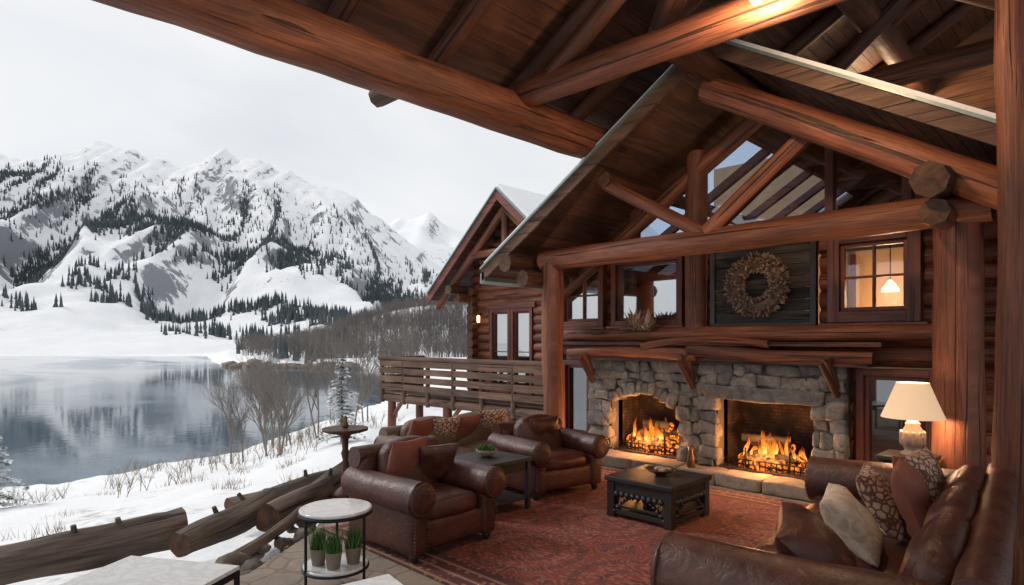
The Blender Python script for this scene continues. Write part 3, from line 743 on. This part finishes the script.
for sg,L in((-1,2.98),(1,3.2)):
    x=0
    while x<L:
        a=CX+sg*x;b=CX+sg*(x+.19); mb.slope(a,CZ-.05-CS*x,b,CZ-.05-CS*(x+.19),11.34,18,.03,'plank'); x+=.2
    e=CX+sg*L; mb.slope(CX,CZ,e,CZ-CS*L,11.33,18,.1,'plankl'); mb.slope(CX,CZ-.18,e,CZ-.18-CS*L,11.28,11.335,.26,'frame',0)
    mb.slope(CX,CZ+.11,e,CZ+.11-CS*L,11.24,18.1,.04,'roofm'); mb.slope(CX,CZ+.152,e-sg*.06,CZ+.152-CS*(L-.06),11.3,18.1,.1,'snow')
    mb.log((CX,11.6,CZ-.35),(e+sg*-.1,11.6,CZ-.35-CS*(L-.1)),.11)
mb.log((CX-1.4,11.6,CZ-1.5),(CX+1.4,11.6,CZ-1.5),.11); mb.log((CX,11.6,CZ-1.5),(CX,11.6,CZ-.3),.1)
mb.log((-13.9,11.3,3.3),(-13.9,12.5,3.3),.14,mat='logd',seg=8); mb.log((-13.75,11.5,3.05),(-13.75,12.5,3.05),.13,mat='log')
mb.obj('gable_roof',cab)
mb=MB(); mb.lathe([(.02,.12),(.05,.09),(.045,-.08),(.02,-.1)],(-13.4,12.02,2.45),'bulb',8); mb.box((-13.4,12.06,2.6),(.1,.12,.04),'metal'); mb.obj('wall_lantern',cab)
mb=MB(); BY=10.8; x0,x1=-16.5,-7.3; dz=.28
for i in range(12): mb.box(((x0+x1)/2,BY+.1+.14*i,dz-.03),(x1-x0,.13,.05),'deck')
mb.log((x0-.15,BY+.1,dz-.2),(x1,BY+.1,dz-.2),.13,mat='deck'); mb.log((x0-.1,12.0,dz-.2),(x1,12.0,dz-.2),.13,mat='deck')
n=8
for i in range(n+1):
    x=x0+(x1-x0)*i/n; mb.log((x,BY,dz-.35),(x,BY,dz+1.0),.065,mat='deck',seg=10)
mb.log((x0-.15,BY,dz+1.0),(x1,BY,dz+1.0),.075,mat='deck')
for k,z in enumerate((.16,.40,.64,.86)): 
    for i in range(n):
        a=x0+(x1-x0)*i/n; mb.box((a+(x1-x0)/n/2,BY-.06+.012*(i%2),dz+z+U(-.01,.01)),((x1-x0)/n+.06,.05,.17),'deck')
for k,z in enumerate((.16,.40,.64,.86)): mb.box((x0-.02,(BY+12.3)/2,dz+z),(.05,1.6,.17),'deck')
mb.log((x0,BY,dz+1.0),(x0,12.4,dz+1.0),.07,mat='deck'); mb.log((x0,12.3,dz),(x0,12.3,dz+1.05),.07,mat='deck')
for x in(x0+.3,-13.5,-11.0,-8.6):
    mb.log((x,BY+.15,-2.4),(x,BY+.15,dz-.25),.13,mat='log'); mb.log((x,12.0,-2.4),(x,12.0,dz-.25),.12,mat='log')
    mb.log((x+.05,BY+.15,-.5),(x+.6,BY+.15,dz-.25),.06,mat='log',seg=8)
mb.obj('balcony',cab)
# ---------------------------------------------------------------- furniture
def rx(a): return Mx.Rotation(a,4,'X')
def rz(a): return Mx.Rotation(a,4,'Z')
def sofa(name,loc,rot,L,D,H,ns,mat,pillows=(),aw=.24,ar=.135,az=.53):
    e=empty(name,loc,rot); mb=MB()
    mb.rbox((0,0,.20),(L-.12,D-.1,.24),.04,mat,n=8)
    for x in(-L/2+.1,L/2-.1):
        for y in(-D/2+.1,D/2-.1): mb.lathe([(.025,0),(.04,.03),(.045,.09)],(x,y,0),'blackw',10)
    mb.obj('base',e)
    mb=MB(); iw=L-2*aw; w=iw/ns
    for i in range(ns):
        x=-iw/2+w*(i+.5); mb.rbox((x,.09,.385),(w-.008,D-.30,.17),.055,mat,n=12,puff=.035,nz=.008)
        mb.rbox((x,-D/2+.30,.60),(w-.012,.22,H-.32),.09,mat,n=12,puff=.05,Mt=rx(.16),nz=.01)
    mb.obj('cushions',e)
    mb=MB(); mb.rbox((0,-D/2+.13,.10+(H-.16)/2),(L-.14,.18,H-.16),.05,mat,n=10,Mt=rx(.06),nz=.008)
    mb.log((-L/2+.06,-D/2+.10,H-.09),(L/2-.06,-D/2+.10,H-.09),.095,mat=mat,cap=mat,seg=20,wob=.05,step=.12); mb.obj('backrest',e)
    mb=MB()
    for s in(-1,1):
        x=s*(L/2-aw/2); mb.rbox((x,.0,az/2+.045),(aw-.07,D-.04,az-.03),.05,mat,n=8)
        mb.log((x+s*.02,-D/2+.04,az+.015),(x+s*.02,D/2+.01,az),ar,ar+.005,mat=mat,cap=None,seg=24,wob=.06,step=.10)
        mb.lathe([(ar+.005,0),(ar+.01,.012),(ar-.01,.03),(.06,.036),(.01,.036)],(x+s*.02,D/2+.0,az),mat,24,Mx.Rotation(-pi/2,4,'X'))
        mb.lathe([(ar,0),(ar-.015,.03),(.01,.05)],(x+s*.02,-D/2+.04,az+.015),mat,24,Mx.Rotation(pi/2,4,'X'))
        for k in range(26):
            a=2*pi*k/26; mb.rbox((x+s*.02+(ar-.01)*math.cos(a),D/2+.03,az+(ar-.01)*math.sin(a)),(.014,.012,.014),.006,'bronze',n=2)
        for k in range(12): 
            for q in(-1,1): mb.rbox((x+q*(aw/2-.05),D/2-.018,.10+.03*k),(.014,.012,.014),.006,'bronze',n=2)
    mb.obj('armrests',e)
    for k,(px,py,pz,w,h,t,m,tx,tz) in enumerate(pillows):
        mb=MB(); mb.pillow((px,py,pz),w,h,t,m,rz(tz)@rx(tx)); mb.obj('pillow_%d'%k,e)
    return e
sofa('leather_armchair',(-4.60,3.44,.02),-pi/2+.05,1.05,1.0,.86,1,'leather',[(.1,-.12,.72,.44,.44,.15,'pillowb',1.25,.1),(-.18,-.02,.68,.40,.40,.14,'leather',1.15,-.3)])
sofa('leather_armchair',(-5.12,5.72,.02),-pi/2-.15,1.12,.94,.80,1,'leather',[(.0,-.1,.68,.46,.42,.16,'leather',1.25,0)])
sofa('taupe_sofa',(-6.25,5.25,0),-pi/2,2.0,.85,.76,2,'fab',[(.62,-.02,.68,.46,.44,.15,'pillowb',1.15,.3),(.22,-.02,.67,.44,.42,.14,'pillowp',1.15,-.1),(-.15,-.02,.67,.42,.42,.14,'pillowb',1.15,.1),(-.60,-.02,.70,.46,.44,.15,'pillowp',1.15,-.2)])
sofa('leather_sofa',(-1.17,4.45,.02),pi/2+.09,3.2,1.42,.90,3,'leather2',[(-.92,.12,.68,.74,.50,.24,'leather2',.75,.25),(-.15,.10,.68,.58,.46,.2,'beige',.85,.15),(.40,.02,.72,.52,.48,.17,'pillowp',1.0,.1),(1.0,-.12,.74,.52,.50,.17,'pillowb',1.25,-.2),(.18,-.2,.78,.56,.52,.18,'pillowb',1.2,.1),(.72,-.22,.80,.54,.5,.16,'pillowp',1.25,-.1)],.36,.19,.60)
def legs_table(name,loc,rot,sx,sy,h,top='blackw',leg='blackw',th=.04,lw=.05,shelf=True,apron=True):
    e=empty(name,loc,rot); mb=MB(); mb.box((0,0,h-th/2),(sx,sy,th),top); mb.obj('table_top',e,bevel=.008)
    mb=MB()
    for a in(-1,1):
        for b in(-1,1): mb.box((a*(sx/2-lw/2-.02),b*(sy/2-lw/2-.02),(h-th)/2),(lw,lw,h-th-.002),leg)
    if apron:
        for a in(-1,1): mb.box((a*(sx/2-lw/2-.02),0,h-th-.05),(.02,sy-2*lw-.05,.09),leg); mb.box((0,a*(sy/2-lw/2-.02),h-th-.05),(sx-2*lw-.05,.02,.09),leg)
    if shelf: mb.box((0,0,.12),(sx-.06,sy-.06,.025),leg)
    mb.obj('legs',e,bevel=.005); return e
legs_table('side_table',(-4.95,4.60,.02),0,.70,.66,.56)
e=legs_table('coffee_table',(-3.50,5.66,.02),0,.80,.80,.42,th=.05,lw=.09)
mb=MB()
for a in range(4):
    Rm=Mx.Rotation(a*pi/2,4,'Z')
    mb.box((0,-.355,.30),(.60,.025,.14),'blackw',Rm)
    for k in range(9): 
        p=Rm@V((-.26+.065*k,-.37,.25)); mb.lathe([(.001,-.045),(.028,-.02),(.033,0),(.02,.02),(.001,.03)],p,'blackw',8)
    for sx in(-1,1):
        for k in range(7):
            t=k/6; p=Rm@V((sx*(.29-.22*t),-.36,.07+.16*math.sin(t*1.5))); mb.lathe([(.001,-.025),(.028,0),(.001,.025)],p,'blackw',8)
    mb.box((0,-.355,.06),(.60,.03,.05),'blackw',Rm)
mb.obj('carved_apron',e,bevel=.004)
mb=MB(); mb.lathe([(.05,0),(.06,.01),(.13,.04),(.16,.06),(.155,.063),(.12,.045),(.02,.03)],(0,0,0),'bronze',24)
for _ in range(26): mb.rbox((U(-.09,.09),U(-.09,.09),.055),(.04,.035,.03),.012,'cone2',n=3)
mb.obj('decorative_bowl',None,(-3.5,5.70,.44))
mb=MB(); mb.lathe([(.05,0),(.09,.03),(.12,.075),(.115,.078),(.07,.04),(.01,.03)],(0,0,0),'pot',20)
for _ in range(220):
    a=R()*6.3;r=U(0,.09); p=V((r*math.cos(a),r*math.sin(a),.06)); q=p+V((U(-.07,.07),U(-.07,.07),U(.02,.08))); d=V((U(-.015,.015),U(-.015,.015),0)); st=mb.add([p,(p+q)/2+d,q,(p+q)/2-d]); mb.face((st,st+1,st+2,st+3),'glassg')
mb.obj('succulent_bowl',None,(-4.97,4.58,.582))
e=legs_table('end_table',(-1.42,6.46,0),0,.42,.42,.82,shelf=False)
lp=empty('table_lamp',(-1.38,6.42,.82)); mb=MB()
prof=[(.085,0),(.095,.02),(.07,.04),(.06,.06),(.085,.10),(.095,.16),(.085,.22),(.055,.27),(.06,.29),(.04,.31),(.015,.33),(.012,.46)]
mb.lathe(prof,(0,0,0),'pot',20)
for k in range(10):
    a=2*pi*k/10; mb.rbox((.088*math.cos(a),.088*math.sin(a),.16),(.03,.03,.13),.012,'pot',n=4)
mb.obj('lamp_base',lp)
mb=MB(); st=len(mb.v); sg=40
for z,r in((.34,.245),(.49,.185),(.65,.125)):
    for j in range(sg): a=2*pi*j/sg; q=1+.012*(j%2); mb.v.append((r*q*math.cos(a),r*q*math.sin(a),z))
for i in range(2):
    for j in range(sg): mb.face((st+i*sg+j,st+i*sg+(j+1)%sg,st+(i+1)*sg+(j+1)%sg,st+(i+1)*sg+j),'shade',None,True)
mb.lathe([(.02,.46),(.035,.5),(.03,.55),(.01,.57)],(0,0,0),'bulb',10); mb.obj('lamp_shade',lp); point('lamp_light',(0,0,.42),46,WARM,.06,lp)
p=C(-1.31,4.61); e=empty('round_side_table',p); mb=MB()
mb.lathe([(.25,0),(.262,.005),(.262,.02),(.25,.025)],(0,0,.585),'marble',40); mb.lathe([(.264,0),(.268,.0),(.268,.02),(.264,.02)],(0,0,.565),'metal',40)
mb.lathe([(.23,0),(.235,.02),(.22,.022)],(0,0,.17),'marble',36)
mb.obj('tiers',e); mb=MB()
for k in range(3):
    a=k*2*pi/3+.5; mb.log((.235*math.cos(a),.235*math.sin(a),0),(.235*math.cos(a),.235*math.sin(a),.6),.011,mat='metal',cap='metal',seg=8,wob=0)
mb.lathe([(.236,0),(.243,.0),(.243,.015),(.236,.015)],(0,0,.16),'metal',36); mb.obj('frame',e)
for dx,dy in((-.12,-.03),(.015,-.11),(.13,.0)):
    q=C(-1.31+dx,4.61+dy); mb=MB(); mb.lathe([(.045,0),(.062,.12),(.066,.125),(.058,.12),(.01,.115)],(0,0,0),'pot',16)
    for _ in range(260):
        a=R()*6.3;r=U(0,.055); p0=V((r*math.cos(a),r*math.sin(a),.10)); q0=p0+V((U(-.05,.05),U(-.05,.05),U(.10,.21))); d=V((U(-.005,.005),U(-.005,.005),0)); st=mb.add([p0-d,p0+d,q0]); mb.face((st,st+1,st+2),'glassg')
    mb.obj('potted_grass',None,(q.x,q.y,.192))
p=C(-1.99,7.4); mb=MB()
mb.lathe([(.17,0),(.18,.03),(.12,.06),(.06,.1),(.035,.16),(.05,.2),(.035,.26),(.045,.38),(.03,.42),(.05,.5),(.035,.55),(.04,.66),(.07,.72),(.2,.75),(.265,.77),(.27,.80),(.25,.80),(.02,.79)],(0,0,0),'logd',28)
mb.obj('pedestal_stand',None,(p.x,p.y,0))
mb=MB(); mb.lathe([(.03,0),(.045,.03),(.02,.08),(.03,.12),(.01,.15)],(0,0,0),'bronze',14); mb.obj('candle_holder',None,(p.x,p.y,.80))
def mtable(name,cx,cy,ang,sx,sy,h):
    p=C(cx,cy); e=empty(name,(p.x,p.y,0),ang+pi/4); mb=MB(); mb.box((0,0,h-.012),(sx,sy,.024),'marble'); mb.obj('table_top',e,bevel=.004)
    mb=MB()
    for a in(-1,1): mb.box((a*(sx/2-.01),0,h-.045),(.022,sy,.035),'metal'); mb.box((0,a*(sy/2-.01),h-.046),(sx-.05,.022,.033),'metal')
    for a in(-1,1):
        for b in(-1,1): mb.box((a*(sx/2-.012),b*(sy/2-.012),(h-.06)/2),(.024,.024,h-.06),'metal')
    mb.obj('frame',e)
mtable('marble_side_table',-2.08,3.5,math.radians(-13),.78,.62,.5)
mtable('marble_side_table',-.80,3.37,math.radians(35),.5,.5,.45)
mb=MB(); mb.lathe([(.06,0),(.075,.03),(.085,.14),(.06,.2),(.05,.24),(.055,.25),(.04,.24),(.01,.2)],(0,0,0),'stone',18); mb.obj('stone_jar',None,(-2.42,7.5,.165))
mb=MB(); mb.lathe([(.05,0),(.055,.01),(.05,.12),(.03,.2),(.04,.28),(.02,.28)],(0,0,0),'bronze',18); mb.obj('bronze_vase',None,(-4.15,7.52,.165))
mb=MB(); mb.lathe([(.16,0),(.2,.05),(.22,.3),(.21,.3),(.18,.05),(.01,.03)],(0,0,0),'metal',20)
for k in range(8): a=U(0,6.3); mb.log((.1*math.cos(a),.1*math.sin(a),.1),(.16*math.cos(a+.4),.16*math.sin(a+.4),U(.38,.5)),.045,mat='grey',seg=8)
mb.obj('firewood_bucket',None,(-2.0,7.35,0))
# ---------------------------------------------------------------- world, sun, camera
w=bpy.data.worlds.new('World'); scene.world=w; w.name='sky'; w.use_nodes=True; nt=w.node_tree
bg=nt.nodes['Background']; sky=nt.nodes.new('ShaderNodeTexSky'); sky.sky_type='NISHITA'; sky.sun_disc=False
el=math.radians(38); sd=C(-.75,.25).normalized(); az=math.atan2(sd.x,sd.y); sky.sun_elevation=el; sky.sun_rotation=az
tc=nt.nodes.new('ShaderNodeTexCoord'); mp=nt.nodes.new('ShaderNodeMapping'); mp.inputs['Scale'].default_value=(1,1,3.2); nz=nt.nodes.new('ShaderNodeTexNoise'); nz.inputs['Scale'].default_value=1.6; nz.inputs['Detail'].default_value=6; nz.inputs['Distortion'].default_value=.5
rp=nt.nodes.new('ShaderNodeValToRGB'); rp.color_ramp.elements[0].position=.32; rp.color_ramp.elements[0].color=(.80,.825,.86,1); rp.color_ramp.elements[1].position=.62; rp.color_ramp.elements[1].color=(1,1,1,1)
vm=nt.nodes.new('ShaderNodeVectorMath'); vm.operation='SCALE'; vm.inputs['Scale'].default_value=.1
mx=nt.nodes.new('ShaderNodeMix'); mx.data_type='RGBA'; mx.inputs[0].default_value=.88
L=nt.links.new; L(tc.outputs['Generated'],mp.inputs[0]); L(mp.outputs[0],nz.inputs['Vector']); L(nz.outputs[0],rp.inputs[0]); L(sky.outputs[0],vm.inputs[0]); L(vm.outputs[0],mx.inputs[6]); L(rp.outputs[0],mx.inputs[7]); L(mx.outputs[2],bg.inputs[0]); bg.inputs[1].default_value=1.0
sl=bpy.data.lights.new('sun','SUN'); sl.energy=1.4; sl.angle=math.radians(12); sl.color=(1,.96,.9); so=bpy.data.objects.new('sun',sl); scene.collection.objects.link(so)
dv=V((sd.x*math.cos(el),sd.y*math.cos(el),math.sin(el))); so.rotation_euler=dv.to_track_quat('Z','Y').to_euler()
cam=bpy.data.cameras.new('camera'); co=bpy.data.objects.new('camera',cam); scene.collection.objects.link(co); co.location=(0,0,1.85); co.rotation_euler=(pi/2,0,pi/4)
cam.sensor_width=36; cam.lens=620/1024*36; cam.shift_y=47.5/1024; cam.clip_start=.05; cam.clip_end=6000; scene.camera=co
